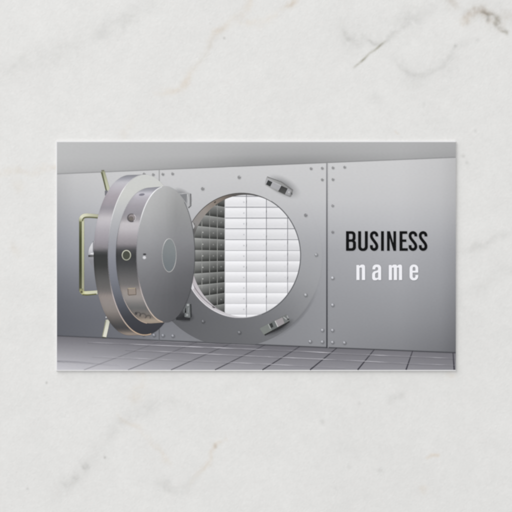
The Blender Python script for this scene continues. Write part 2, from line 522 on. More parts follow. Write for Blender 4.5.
def blob(k, x, y, r, lv, col, a, rot=0, asp=1.0, core=.45):
    k.star(ell(x, y, r, r*asp, 20, rot=rot), lv, lambda px, py, t: (*col, a*(1 - sstep(core, 1, t))), center=(x, y), rings=8)

def rivet(x, y, parent, base, name='rivet', s=1.0, lit=None):
    """screw head as printed: pale dome with a dark lower edge, only dark against the bright top"""
    k = Ink()
    c = base(x, y)[:3]
    h = sstep(195, 260, y) if lit is None else lit      # 0 = bright region, 1 = dark region
    sh = tuple(v*lerp(.86, .80, h) for v in c)
    blob(k, x+.35, y+.5, 2.3*s, 7, sh, lerp(.6, .5, h), core=.2)
    rim = tuple(v*lerp(.76, 1.12, h) for v in c)
    blob(k, x, y, 1.75*s, 7.2, rim, .85, core=.3)
    hi = tuple(min(255, v*lerp(.90, 1.45, h)) for v in c)
    blob(k, x-.3*s, y-.4*s, 1.3*s, 7.4, hi, lerp(.5, .9, h), core=.2)
    if h < .5: blob(k, x+.9*s, y-.9*s, .8*s, 7.6, tuple(min(255, v*1.12) for v in c), .6, core=.3)
    k.build(name, parent)

for x, y in [(144, 173.9), (153.2, 174.5), (162.8, 174.1), (172.5, 173.7), (311, 168.5), (322.2, 168.1), (332.9, 167.7), (344.6, 167.1),
             (322.2, 179.6), (332.9, 179.4), (332.6, 205.6), (332.6, 232)]:
    rivet(x, y, wall, wall_col, lit=.12 if y > 200 else 0, s=.95)
for x, y in [(332.6, 278), (332.6, 305), (322.4, 330.2), (332.5, 330.3), (310.2, 341.5), (322.3, 341.9), (332.5, 342.3), (344.5, 342.8),
             (143.5, 334.7), (154, 335.2), (163, 335.5), (172.9, 335.9)]:
    rivet(x, y, wall, wall_col, lit=1, s=1.15)

# ---- floor
FX = [57, 100, 150, 200, 250, 327, 400, 456]
def floor_col(x, y, t):
    rows = [[112, 114, 110, 106, 106, 112, 120, 116], [138, 138, 130, 124, 122, 124, 128, 122],
            [166, 160, 148, 140, 135, 133, 133, 128], [201, 192, 176, 163, 153, 147, 146, 138]]
    v = grid2(FX, [0, .3, .62, 1], rows, x, t)
    v += 1.6*noise.noise(Vector((x*.03, y*.9, 3.1)))
    return (v, v-1, v+5)
k = Ink()
A = [(lerp(L_, R_, i/nx), floor_y(lerp(L_, R_, i/nx))) for i in range(nx+1)]
Bf = [(x, B_) for x, _ in A]
k.band(A, Bf, 1, floor_col, m=24)
k.stroke([(x, floor_y(x)) for x, _ in A], .5, 1.3, lambda x, y, u: (78, 79, 84, .38+.2*sstep(100, 300, x)), soft=.7)
floor = k.build('printed_floor', card)
def clipline(p, q, n=10):
    return [(lerp(p[0], q[0], i/n), lerp(p[1], q[1], i/n)) for i in range(n+1)]
k = Ink()
for p, q, a, w in [((453.0, 352.6), (454.2, B_), .95, .9), ((412.6, 350.9), (406.0, B_), .95, .9), ((374.4, 349.4), (357.6, B_), .95, .85),
                   ((337, 347.9), (310, B_), .95, .8), ((300, 346.4), (262.4, B_), .8, .7), ((265, 344.9), (215, B_), .62, .6),
                   ((231, 343.4), (171, B_), .45, .6), ((197, 342), (128, B_), .3, .6), ((163, 340.4), (84, B_), .2, .6)]:
    k.stroke(clipline(p, q), lambda u: w*lerp(.75, 1.15, u), 2, lambda x, y, u: (72, 71, 80, a*lerp(.5, .95, u)), soft=.4)
k.build('floor_joint', floor)
k = Ink()
for pts, a in [([(87, 342.2), (168, 345.7), (250, 349), (298.8, 351.1), (350, 353.9), (408, 356.4), (455.6, 358.4)], .75),
               ([(125, 349.6), (185, 352.7), (250, 355.9), (350, 360.4), (408, 363.4), (455.6, 365.2)], .7),
               ([(92, 356.4), (170, 359.8), (250, 363.3), (298, 365.6), (345, 367.9)], .5),
               ([(57.2, 361.2), (88, 363.1), (120, 365)], .25), ([(150, 340.9), (200, 343.2), (262, 345.6)], .25)]:
    c = catmull(pts, 14)
    k.stroke(c, .32, 2.3, lambda x, y, u: (*[min(255, v+40) for v in (188, 186, 193)][:3], a*max(.08, .48+.8*noise.noise(Vector((x*.07, y*.05, a*9)))) * min(1, 8*u+.1, 8*(1-u)+.3)), soft=.45)
    k.stroke([(x, y+.9) for x, y in c], .3, 2.2, lambda x, y, u: (88, 87, 95, a*.16), soft=.5)
k.build('floor_joint', floor)
k = Ink()
c = [(57.2, 361.2), (75, 362), (95, 363.6), (120, 365)]
k.stroke(catmull(c, 10), .5, 2.1, lambda x, y, u: (150, 149, 158, .5*(1-u)), soft=.9)
k.build('floor_joint', floor)

# ---- round frame around the opening
GX = [175, 200, 240, 290, 318]; GY = [168, 180, 200, 220, 250, 280, 300, 320, 346]
GR = [[203, 205, 207, 209, 209], [196, 199, 202, 204, 205], [182, 188, 193, 197, 196], [170, 175, 180, 183, 184],
      [136, 147, 156, 167, 169], [107, 116, 131, 152, 159], [96, 104, 118, 137, 150], [94, 100, 110, 126, 145], [100, 102, 106, 116, 136]]
def frame_col(x, y, t=0):
    v = grid2(GX, GY, GR, x, y); d = sstep(170, 260, y)
    a = sstep(215, 285, y); wc = wall_col(x, y)
    return tuple(lerp(p, q, a) for p, q in zip(wc, (v, v+1*d, v+1.5+3*d)))
frame_out = [(x, min(y, floor_y(x)-.1)) for x, y in ell(234, 257, 88.4, 90, 160)]
k = Ink()
k.star(frame_out, 3, frame_col, center=(242, 256), rings=36)
# narrow shade where the plate stands proud of the wall, lower right
k.stroke([(x+.5, y+.5) for x, y in ell(234, 257, 88.4, 90, 40, a0=20, a1=66)], .5, 3.4, lambda x, y, u: (92, 94, 98, .16*math.sin(u*math.pi)), soft=2.0)
vframe = k.build('printed_vault_frame', card)
for x, y in [(202.6, 188.7), (239.1, 177.2), (305.6, 215.1)]: rivet(x, y, vframe, frame_col, 'bolt', 1.15, 0)
rivet(316.2, 254.8, vframe, frame_col, 'bolt', 1.15, .7)
for x, y in [(203, 321.4), (239.4, 332.5), (305.7, 295)]: rivet(x, y, vframe, frame_col, 'bolt', 1.2, 1)

OUT = (241.6, 255.5, 58.8, 62.4); INN = (245.6, 256.0, 54.6, 61.1)
def rim_col(x, y, t=0):
    a = math.degrees(math.atan2(y-255.5, x-241.6))     # -90 top, 90 bottom, +-180 left
    if y < 255:
        return table([(-180, (150, 147, 148)), (-152, (96, 95, 95)), (-145, (142, 139, 138)), (-130, (150, 143, 138)), (-118, (138, 128, 120)),
                      (-108, (122, 112, 104)), (-98, (92, 88, 86)), (-85, (92, 92, 93)), (-60, (120, 121, 124)), (0, (128, 130, 134))], a)
    return table([(0, (128, 130, 134)), (50, (140, 141, 145)), (78, (178, 178, 182)), (92, (206, 205, 208)), (120, (200, 196, 200)), (150, (190, 184, 189)), (180, (196, 190, 195))], a)
k = Ink()
k.star(ell(*OUT, 160), 4, rim_col, center=OUT[:2], rings=4)
k.stroke(ell(*OUT, 60, a0=92, a1=158), .45, 4.5, lambda x, y, u: (236, 234, 238, .9*min(1, 4*u+.1)), soft=.35)
k.stroke(ell(OUT[0]+.8, OUT[1]-1.6, OUT[2]-1.6, OUT[3]-1.4, 50, a0=104, a1=150), .5, 4.5, lambda x, y, u: (150, 145, 150, .6), soft=.5)
k.stroke(ell(*OUT, 60, a0=205, a1=300), .35, 4.5, lambda x, y, u: (84, 82, 80, .35+.5*math.sin(u*math.pi)), soft=.35)
k.stroke(ell(OUT[0]-.1, OUT[1], OUT[2]+.4, OUT[3]+.4, 70, a0=-60, a1=70), .3, 4.5, lambda x, y, u: (104, 106, 110, .75), soft=.35)
blob(k, 215, 202.2, 1.6, 4.8, (70, 66, 62), .75, rot=-35, asp=.55)
blob(k, 193.4, 224.6, 1.8, 4.8, (60, 60, 60), .9, rot=-50, asp=.5)
k.flat([(191.8, 221.8), (193.6, 223.6), (194.6, 226.6), (193.2, 229.2)], 4.9, (188, 188, 190))
k.flat([(190.6, 284.6), (192.6, 283.0), (194.4, 288.2), (192.8, 289.4)], 4.9, (224, 221, 226))
blob(k, 213.6, 307.3, 2.0, 4.8, (84, 82, 86), .85, rot=24, asp=.45)
rim = k.build('opening_rim', vframe)

inner = ell(*INN, 140)
innerR = [p for p in clip_convex(inner, ell(OUT[0], OUT[1], OUT[2]-.35, OUT[3]-.5, 140))]
rowsY = [185.6, 196.3, 207.2, 218.1, 228.7, 239.7, 250.6, 261.0, 271.7, 282.3, 292.9, 303.7, 314.4, 325]
# back wall of white boxes
k = Ink()
back_clip = clip_convex(innerR, [(225.0, 180), (310, 180), (310, 330), (225.0, 330)])
k.star([p[:2] for p in back_clip], 5, lambda x, y, t: (lerp(132, 152, sstep(230, 290, y)) - 34*max(0, noise.noise(Vector((x*.3, y*.14, 4)))),)*2 + (lerp(138, 158, sstep(230, 290, y)) - 34*max(0, noise.noise(Vector((x*.3, y*.14, 4)))),), rings=6)
colsX = [225.0, 246.4, 266.4, 287.6, 309]
for j in range(len(rowsY)-1):
    y0, y1 = rowsY[j], rowsY[j+1]
    low = sstep(225, 262, y0)
    for i in range(4):
        x0, x1 = colsX[i]+(.12 if i == 0 else .34), colsX[i+1]-.34
        g0 = .36*(1-low)+.1*low
        jit = random.uniform(-4, 3)
        st = [(0, lerp(228, 247, low)), (.16, lerp(238, 244, low)), (.45, lerp(231, 230, low)), (.75, lerp(225, 221, low)), (1, lerp(228, 212, low))]
        dim = 0 if i < 2 else (2 if i == 2 else 5)
        # soft brightness over the wall: right hand and lower boxes are a little greyer
        for (t0, c0), (t1, c1) in zip(st, st[1:]):
            ya, yb = lerp(y0+g0, y1-g0, t0), lerp(y0+g0, y1-g0, t1)
            q = []
            for (px, py, cc) in [(x0, ya, c0), (x1, ya, c0), (x1, yb, c1), (x0, yb, c1)]:
                v = cc + jit - dim - (4 if px == x0 and i else 0) + (2 if i == 0 else 0)
                q.append((px, py, v, v, v+3, 1.0))
            k.fan(clip_convex(q, innerR), 5.5)
        # short darker marks that make the joints beside some doors uneven
        if i and random.random() < .5 and math.hypot((x0-INN[0])/INN[2], ((y0+y1)/2-INN[1])/INN[3]) < .9:
            yy = random.uniform(y0+2.5, y1-2.5); k.stroke([(x0-.3, yy-2), (x0-.3, yy), (x0-.3, yy+2)], .4, 5.7, lambda x, y, u: (112, 113, 119, .6*math.sin(u*math.pi)), soft=.35)
        # lock on each box door
        cx, cy = x1-2.2, (y0+y1)/2+.4
        dd = math.hypot((cx-INN[0])/INN[2], (cy-INN[1])/INN[3])
        if dd < .93 and cx < 300:
            blob(k, cx, cy, 1.1, 5.8, (200, 200, 206), .38 if i == 0 else .08)
k.build('deposit_box_wall', vframe, 'white wall of safe deposit boxes')
# dark side wall of boxes
k = Ink()
side_clip = clip_convex(innerR, [(180, 180), (224.9, 180), (224.9, 330), (180, 330)])
k.star([p[:2] for p in side_clip], 5, lambda x, y, t: (128, 130, 128), rings=4)
def sy(Y, x): return 255.5 + (Y-255.5)*(1 + .118*(225-x)/31)
sx_ = [186.5, 194.6, 201.9, 209.6, 217.3, 224.9]
for j in range(len(rowsY)-1):
    for i in range(5):
        x0, x1 = sx_[i]+.16, sx_[i+1]-.16
        st = [(0, 162), (.1, 142), (.4, 118), (.7, 97), (.88, 74), (1, 66)]
        dim = [14, 6, -4, -12, -18][i] + (8 if rowsY[j] < 250 else 0) + random.uniform(-3, 3)
        for (t0, c0), (t1, c1) in zip(st, st[1:]):
            q = []
            for px, t, cc in [(x0, t0, c0), (x1, t0, c0-10), (x1, t1, c1-10), (x0, t1, c1)]:
                Y = lerp(rowsY[j]+.2, rowsY[j+1]-.12, t)
                v = cc+dim
                q.append((px, sy(Y, px), v, v+1.2, v-.2, 1.0))
            k.fan(clip_convex(q, [p[:2] for p in side_clip]), 5.5)
        cx = x0+.5; cy = sy((rowsY[j]+rowsY[j+1])/2, cx)
        if math.hypot((cx-INN[0])/INN[2], (cy-INN[1])/INN[3]) < .95 and i > 1:
            blob(k, cx + (.2 if i == 2 else 3.2), cy, 1.0, 5.8, (190, 191, 188), .8 if i == 2 else .35)
for x in sx_[2:5]:
    yy = [y for y in range(186, 326) if math.hypot((x-INN[0])/INN[2], (y-INN[1])/INN[3]) < .985]
    k.stroke([(x, y) for y in yy[::4]], .22, 6, lambda px, py, u: (182, 183, 180, .35+.5*abs(noise.noise(Vector((px, py*.7, 1))))*2), soft=.3)
k.stroke([(225.0, y) for y in range(200, 313, 4)], .35, 6.2, lambda px, py, u: (226, 226, 229, .9), soft=.25)
k.build('deposit_box_wall', vframe, 'dark shaded side wall of safe deposit boxes')

# clamps
k = Ink()
k.star(ell(283.5, 186.5, 20, 10, 40, rot=29), 8, lambda x, y, t: (116, 117, 119, .75*(1-t)**1.3), center=(281.5, 186.6), rings=12)
k.flat(rpoly([(266.6, 176.9, 1), (281, 182.2), (293.2, 190.4, 1.5), (290.8, 197.4, 1.5), (278, 192.2), (264.7, 184.8, 1)]), 8.5,
       lambda x, y, t: (lerp(172, 134, sstep(266, 293, x)),)*3)
k.flat([(267.6, 178.5), (291.4, 190.2), (289.6, 195.8), (265.6, 184.3)], 8.7, lambda x, y, t: (lerp(176, 160, sstep(268, 290, x)),)*2 + (lerp(180, 163, sstep(268, 290, x)),))
k.flat([(268.1, 180.0), (272.4, 182.2), (270.2, 186.6), (265.9, 184.5)], 9, (58, 60, 60))
k.flat([(281.4, 185.6), (287.7, 188.5), (284.8, 194.5), (278.1, 191.4)], 9, lambda x, y, t: (lerp(58, 84, sstep(186, 194, y)),)*3)
k.stroke([(272.6, 182.0), (281.2, 185.8)], .3, 9.2, (200, 201, 203, .9), soft=.3)
blob(k, 289.0, 192.2, 1.3, 9.3, (214, 214, 214), .8); blob(k, 291.6, 193.6, 1.6, 9.2, (104, 105, 107), .8, rot=65, asp=.6)
k.stroke([(267, 176.8), (281.5, 182), (293, 190.2)], .35, 9.3, (128, 128, 128, .8), soft=.4)
k.build('clamp', vframe)
k = Ink()
k.star(ell(279.5, 327.5, 17.5, 5.2, 40, rot=-29), 8, lambda x, y, t: (44, 46, 49, .75*(1-t)**1.2), center=(279.5, 327.5), rings=10)
k.stroke([(264.5, 334.8), (273, 331), (281.5, 326.6), (289.2, 321)], 1.1, 8.3, (50, 50, 52, .85), soft=.8)
k.flat(rpoly([(259.3, 328.3, .4), (286.6, 314.3, 1), (290.0, 320.6, 1), (263.6, 334.9, .6)]), 8.6, lambda x, y, t: (118, 121, 119))
k.flat([(259.6, 328.6), (268.0, 324.0), (272.0, 330.2), (263.9, 334.4)], 8.8, (126, 130, 127))
k.flat([(268.9, 324.0), (274.6, 320.7), (277.6, 327.3), (272.4, 330.1)], 8.8, (108, 112, 112))
k.flat([(269.3, 324.2), (272.0, 322.8), (273.5, 326.8), (271.2, 328.1)], 9.1, (56, 58, 58))
k.stroke([(268.2, 323.9), (270.6, 328.8)], .5, 9.2, (178, 181, 180, .9), soft=.3)
k.flat([(275.0, 320.8), (282.3, 317.4), (284.4, 323.2), (278.0, 326.8)], 9.0, (158, 153, 156))
k.stroke([(275.0, 320.8), (277.9, 326.8)], .5, 9.2, (206, 206, 206, .95), soft=.3)
k.flat([(282.6, 317.0), (286.6, 314.8), (289.6, 320.3), (284.8, 322.8)], 9.0, (118, 120, 121))
k.stroke([(283.4, 317.0), (286.6, 319.4)], .4, 9.2, (196, 198, 198, .8), soft=.5); k.stroke([(287.0, 315.6), (288.4, 318.6)], .4, 9.3, (190, 192, 192, .75), soft=.5)
blob(k, 288.2, 319.2, 1.1, 9.3, (60, 62, 63), .7)
k.build('clamp', vframe)

# hinge ends seen past the door
k = Ink()
k.star(ell(182.5, 196, 12, 7, 30, rot=35), 8, lambda x, y, t: (120, 121, 124, .55*(1-t)), center=(182, 195), rings=8)
k.flat([(176.5, 193.0), (187.2, 192.8), (190.9, 193.3), (190.9, 206.2), (188.2, 208.2), (184, 201)], 8.6, (166, 167, 169))
k.flat([(180, 194.5), (186.8, 193.8), (186.6, 203.5), (184.4, 200.5)], 8.8, (132, 133, 136))
k.stroke([(187.6, 194.2), (188.6, 201), (187.9, 206.6)], .6, 9, (206, 206, 208, .9), soft=.3)
k.stroke([(190.7, 193.8), (190.8, 205.8), (188.4, 208)], .6, 9, (108, 108, 110, .9), soft=.4)
k.stroke([(181.5, 193.9), (186, 193.2), (190.6, 193.6)], .3, 9, (206, 206, 208, .7), soft=.3)
k.build('hinge', vframe)
k = Ink()
k.star(ell(184, 316, 11, 6.5, 30, rot=8), 8, lambda x, y, t: (44, 46, 49, .8*(1-t)), center=(184, 317), rings=8)
k.stroke([(176, 318.6), (184, 318.4), (190, 319)], 1.4, 8.3, (52, 53, 56, .8), soft=1.2)
k.flat(rpoly([(186.2, 303.6, .6), (190.1, 303.4, .6), (190.3, 317.8, .8), (184.4, 317, .8), (184.9, 312)]), 8.6, (112, 116, 117))
k.flat([(183.2, 308.5), (186, 307.8), (186.2, 312.8), (183.4, 313)], 8.6, (98, 101, 103))
blob(k, 188, 305.0, 1.6, 9, (178, 181, 182), .9); blob(k, 187.2, 315.0, 1.8, 9, (166, 169, 170), .85)
k.stroke([(188.6, 307.4), (188.2, 312.6)], .7, 9, (146, 149, 151, .9), soft=.4); k.stroke([(190.6, 304), (191.1, 317)], .7, 8.8, (58, 60, 62, .8), soft=.6)
k.build('hinge', vframe)

# ---- the open door
DF = (165.7, 254.3, 29.1, 68.0); CB = (150.0, 255.5, 34.0, 67.9)
BF = (144.8, 254.8, 36.9, 80.2); AB = (129.7, 255.2, 36.1, 80.2)
A_T = [(175, (140, 141, 150)), (178, (158, 158, 170)), (182.5, (192, 190, 199)), (188, (186, 180, 190)), (196, (170, 160, 170)), (203, (162, 153, 163)), (208, (152, 147, 157)),
       (213, (172, 166, 174)), (218, (196, 190, 196)), (223, (190, 184, 192)), (230, (174, 168, 177)), (241, (156, 149, 159)), (248, (138, 133, 140)), (251.5, (82, 82, 85)), (255, (62, 64, 64)),
       (266, (66, 68, 67)), (271, (80, 80, 80)), (280, (98, 97, 97)), (288, (108, 105, 104)), (292.5, (124, 117, 115)), (296, (152, 139, 134)), (304, (148, 138, 134)),
       (311, (142, 132, 126)), (317, (118, 110, 106)), (323, (88, 85, 85)), (328, (74, 73, 76)), (331, (104, 96, 92)), (333.6, (156, 140, 126)), (336, (146, 130, 118))]
C_T = [(186, (140, 141, 152)), (190, (158, 158, 170)), (193.5, (198, 195, 207)), (198, (180, 175, 186)), (206, (162, 156, 166)), (214, (150, 146, 155)), (219, (162, 157, 163)),
       (223, (196, 190, 195)), (229, (190, 184, 190)), (236, (168, 161, 168)), (244, (146, 139, 146)), (247, (112, 108, 114)), (250, (80, 80, 84)), (256, (66, 67, 70)), (264, (74, 75, 78)),
       (270, (88, 88, 90)), (278, (106, 104, 105)), (285, (118, 115, 115)), (287.5, (136, 128, 125)), (291, (156, 144, 138)), (298, (154, 146, 142)), (304, (124, 121, 120)),
       (308, (108, 108, 108)), (312, (118, 113, 110)), (317, (128, 116, 106)), (320.5, (172, 154, 134)), (323.5, (162, 144, 126))]
def metal(tb, cx, edge):
    def f(x, y, t=0):
        c = table(tb, y); m = sum(c)/3; c = tuple(lerp(v, m, .36) for v in c); c = tuple(v + (v-125)*.07 - 2 for v in c)
        n = 2.0*noise.noise(Vector((x*.05, y*1.3, 7))) - 5*edge*sstep(.93, 1.0, t)
        return tuple(v + n for v in c)
    return f
k = Ink()
k.star(hull(ell(*AB, 140) + ell(*BF, 140)), 10, metal(A_T, 129, 1), center=(137, 255), rings=44)
vdoor = k.build('printed_vault_door', card)
k = Ink()
B_T = [(175, (206, 207, 205)), (195, (205, 206, 203)), (208, (194, 195, 196)), (225, (178, 179, 183)), (245, (153, 154, 161)), (260, (136, 138, 147)), (280, (120, 123, 132)),
       (293, (106, 109, 118)), (306, (84, 87, 95)), (318, (64, 66, 72)), (335, (57, 58, 64))]
k.star(ell(*BF, 160), 11, lambda x, y, t: table(B_T, y + (x-118)*.10*sstep(280, 320, y)), center=BF[:2], rings=36)
EDGE = [(174, (226, 226, 226, .3)), (190, (240, 240, 240, .95)), (215, (226, 226, 228, .9)), (235, (200, 200, 204, .5)), (255, (140, 141, 147, .25)), (280, (150, 148, 152, .5)),
        (296, (196, 186, 186, .9)), (315, (188, 176, 172, .95)), (330, (198, 176, 156, .95)), (335, (205, 180, 155, .8))]
k.stroke(ell(*BF, 90, a0=80, a1=262), .65, 11.5, lambda x, y, u: table(EDGE, y), soft=.4)
k.build('outer_door_face', vdoor)
k = Ink()
k.star(hull(ell(*CB, 140) + ell(*DF, 140)), 12, metal(C_T, 130, 1), center=(158, 255), rings=44)
k.stroke(ell(*CB, 90, a0=95, a1=262), .4, 12.4, lambda x, y, u: table([(187, (206, 206, 208, .5)), (225, (190, 190, 194, .5)), (250, (96, 97, 102, .3)), (285, (110, 110, 114, .3)), (300, (180, 172, 170, .8)), (324, (196, 176, 160, .9))], y), soft=.4)
k.build('inner_door_rim', vdoor)
k = Ink()
HX = [137, 150, 165, 176, 194]; HY = [186, 200, 215, 240, 255, 275, 295, 322]
HR = [[192, 188, 182, 172, 168], [186, 184, 174, 160, 160], [180, 177, 165, 149, 152], [158, 156, 147, 137, 136], [143, 140, 133, 124, 120],
      [126, 123, 115, 106, 101], [113, 110, 101, 94, 91], [104, 100, 93, 89, 86]]
def face_col(x, y, t=0):
    v = grid2(HX, HY, HR, x, y); d = sstep(200, 250, y)
    # brushed metal: faint streaks fanning out from the hub
    a = math.atan2(y-255, (x-168)*2.3)
    v += 1.2*noise.noise(Vector((math.cos(a)*9, math.sin(a)*9, 2)))
    return (v, v+.5, v+1+3*d)
k.star(ell(*DF, 180), 14, face_col, center=DF[:2], rings=40)
DE = [(186, (236, 236, 238, .7)), (192, (244, 244, 246, 1)), (215, (232, 232, 234, .95)), (226, (214, 214, 218, .6)), (250, (160, 158, 164, .3)), (275, (150, 148, 152, .4)),
      (290, (196, 186, 184, .85)), (305, (196, 188, 186, .95)), (322, (206, 184, 164, .9))]
k.stroke(ell(*DF, 90, a0=96, a1=263), .7, 14.5, lambda x, y, u: table(DE, y), soft=.4)
k.stroke(ell(*DF, 60, a0=-50, a1=60), .3, 14.5, lambda x, y, u: (96, 98, 101, .4), soft=.5)
k.build('door_face', vdoor)
k = Ink()
HC = (169.2, 255.3, 7.0, 16.6)
k.star(ell(*HC, 64), 15, lambda x, y, t: (lerp(134, 114, sstep(240, 272, y)), lerp(139, 120, sstep(240, 272, y)), lerp(141, 124, sstep(240, 272, y))), rings=8)
k.stroke(ell(*HC, 72, a0=0, a1=360) + [ell(*HC, 72)[0]], .45, 15.4,
         lambda x, y, u: (lerp(170, 232, abs(math.cos(math.pi*(u-.70)))**2), ) * 3 + (.25 + .7*abs(math.cos(math.pi*(u-.19)*1.0 + math.pi/2*0))**3 + .45*abs(math.sin(math.pi*2*(u-.42)))**6,), soft=.3)
k.build('hub_cap', vdoor)
k = Ink()
blob(k, 144.6, 254.3, 2.1, 15, (62, 62, 66), .95, asp=.55); blob(k, 144.4, 257.5, 2.3, 15.2, (222, 222, 226), .95, asp=.95)
k.build('screw', vdoor)
k = Ink()                                        # round bolt end, upper
k.star(ell(131.6, 217.9, 4.8, 4.6, 32), 15, lambda x, y, t: (96, 93, 96, 1-sstep(.8, 1, t)), rings=8)
k.star(ell(131.9, 217.4, 3.9, 3.6, 28), 15.3, lambda x, y, t: (150, 142, 144, 1-sstep(.75, 1, t)), rings=8)
k.star(ell(131.0, 218.6, 2.7, 2.5, 24), 15.6, lambda x, y, t: (118, 112, 108, 1-sstep(.7, 1, t)), rings=6)
k.stroke(ell(131.6, 217.9, 4.1, 3.8, 20, a0=-60, a1=60), .5, 15.8, (206, 202, 206, .9), soft=.4)
k.build('bolt_end', vdoor)
k = Ink()                                        # round bolt end, middle
k.star(ell(126.4, 255.2, 5.2, 5.9, 36), 15, lambda x, y, t: (52, 52, 56, .9*(1-sstep(.75, 1, t))), rings=8)
k.band(ell(126.4, 255.2, 4.7, 5.3, 40), ell(126.4, 255.2, 3.7, 4.3, 40), 15.3, lambda x, y, t: (lerp(196, 160, sstep(250, 260, y)), lerp(197, 162, sstep(250, 260, y)), lerp(182, 148, sstep(250, 260, y))), closed=True)
k.star(ell(126.4, 255.2, 3.75, 4.35, 32), 15.2, lambda x, y, t: (74, 77, 68), rings=5)
k.build('bolt_end', vdoor)
k = Ink()                                        # squared bolt end, lower
k.flat(rpoly([(127.6, 288.4, .8), (135.6, 288.0, .8), (136.2, 294.8, .8), (128.3, 295.2, .8)]), 15, (150, 139, 131))
k.stroke([(127.8, 288.5), (135.4, 288.2)], .5, 15.4, (192, 180, 156, .75), soft=.4)
k.stroke([(135.7, 288.4), (136.1, 294.6), (128.5, 295.1)], .4, 15.4, (112, 101, 92, .9), soft=.3)
k.stroke([(127.9, 288.7), (128.3, 294.9)], .4, 15.5, (118, 107, 98, .9), soft=.3)
k.build('bolt_end', vdoor)
k = Ink()                                        # scalloped bolt end, near the bottom edge
for cx, cy, r in [(138.2, 314.2, 2.2), (143, 316, 3.0), (148.5, 317, 2.0)]:
    k.stroke(ell(cx, cy, r, r*.85, 18, a0=150, a1=400, rot=14), .35, 15.2, (88, 86, 85, .42), soft=.8)
blob(k, 136, 313.4, 1.8, 15, (76, 75, 77), .7); blob(k, 142.4, 316, 1.5, 15.4, (142, 134, 126), .8)
k.build('bolt_end', vdoor)
k = Ink()
k.star(ell(141.8, 194.6, 3.4, 1.4, 24, rot=-8), 15, lambda x, y, t: (138, 136, 148, .8*(1-sstep(.6, 1, t))), rings=6)
k.build('bolt_end', vdoor)

# pull handle, pivot and levers at the back of the door
k = Ink()
V = lambda a, b, n=24: [(a[0] + (b[0]-a[0])*i/n, a[1] + (b[1]-a[1])*i/n) for i in range(n+1)]
k.stroke(V((80.45, 219.5), (80.45, 291)), 2.3, 9.6, lambda x, y, u: table([(219, (112, 114, 84)), (240, (72, 76, 50)), (270, (64, 68, 48)), (291, (86, 86, 66))], y), soft=.35)
k.stroke(V((82.9, 219), (82.9, 291)), 2.2, 9.3, lambda x, y, u: table([(219, (202, 203, 176)), (250, (182, 184, 152)), (275, (162, 164, 136)), (291, (170, 170, 146))], y), soft=.35)
k.stroke(catmull([(80.8, 221.5), (81.0, 218.6), (82.6, 216.4), (85.4, 215.3), (91, 215.5), (98.5, 216.3)], 8), 3.2, 9.8, lambda x, y, u: table([(0, (150, 152, 118)), (.3, (222, 222, 200)), (.6, (214, 214, 190)), (1, (176, 176, 152))], u), soft=.4)
k.stroke(catmull([(82.6, 221), (83.2, 218.8), (85.4, 217.4), (91, 217.3), (98.5, 217.9)], 8), .9, 9.95, lambda x, y, u: (112, 112, 82, .9), soft=.4)
k.stroke(catmull([(81.4, 288.6), (81.6, 291.4), (83.8, 293.0), (88, 293.0), (97.4, 292.3)], 8), 3.4, 9.8, lambda x, y, u: table([(0, (130, 130, 100)), (.35, (176, 176, 132)), (.6, (214, 214, 178)), (1, (204, 204, 184))], u), soft=.4)
k.stroke(catmull([(82.5, 294.6), (88, 294.8), (96.6, 294.0)], 8), .7, 9.95, lambda x, y, u: (110, 110, 66, .85), soft=.4)
blob(k, 81.6, 292.0, 1.6, 9.97, (92, 88, 70), .7)
k.build('pull_handle', vdoor)
k = Ink()
k.band(catmull([(94.6, 240.4), (91.4, 244), (88.8, 250), (88.6, 257), (90.6, 263), (94.8, 268.6)], 8), [(95.6, y) for y in np.linspace(240.4, 268.6, 41)], 9.4,
       lambda x, y, t: (lerp(214, 140, sstep(246, 262, y)),)*2 + (lerp(218, 146, sstep(246, 262, y)),))
k.stroke([(88.4, 256.0), (93.8, 256.0)], 1.5, 9.6, lambda x, y, u: (lerp(58, 120, u),)*3, soft=.5)
k.stroke([(90.5, 253.6), (94, 253.8)], .8, 9.7, (232, 232, 234), soft=.4)
k.stroke([(93.4, 241), (93.2, 252)], .4, 9.7, (130, 131, 136, .8), soft=.4)
k.build('pivot', vdoor)
k = Ink()
k.stroke([(102.6, 171.5), (105.5, 181.5), (108.6, 192.4)], 3.8, 9.4, lambda x, y, u: table([(0, (158, 160, 134)), (.5, (186, 188, 162)), (1, (198, 200, 178))], u), soft=.3)
k.stroke([(101.8, 172.2), (104.2, 182), (106.8, 192.6)], 1.0, 9.6, (104, 106, 82, .95), soft=.4)
k.stroke([(101.4, 170.8), (104.2, 170.6)], 1.0, 9.6, (128, 128, 108, .9), soft=.3)
k.flat([(104.8, 191), (107.2, 190), (108.8, 193), (107.4, 196.4), (105, 195.4)], 9.7, (118, 118, 124))
k.build('lever', vdoor)
k = Ink()
k.stroke([(107.9, 319.6), (106.2, 328), (104.2, 336.9)], 4.0, 9.4, lambda x, y, u: table([(0, (196, 197, 182)), (.5, (218, 218, 204)), (1, (222, 221, 208))], u), soft=.3)
k.stroke([(106.0, 320.4), (104.4, 328), (102.4, 336.6)], .5, 9.6, (160, 161, 140, .9), soft=.35)
k.stroke([(102.0, 337.5), (106, 337.6)], .6, 9.6, (92, 92, 78, .8), soft=.4)
k.flat([(104.8, 317.2), (107.6, 316.6), (108.4, 319.4), (105.2, 320)], 9.6, (112, 112, 118))
blob(k, 106.2, 317.2, 1.0, 9.8, (212, 212, 214), .9)
k.build('lever', vdoor)

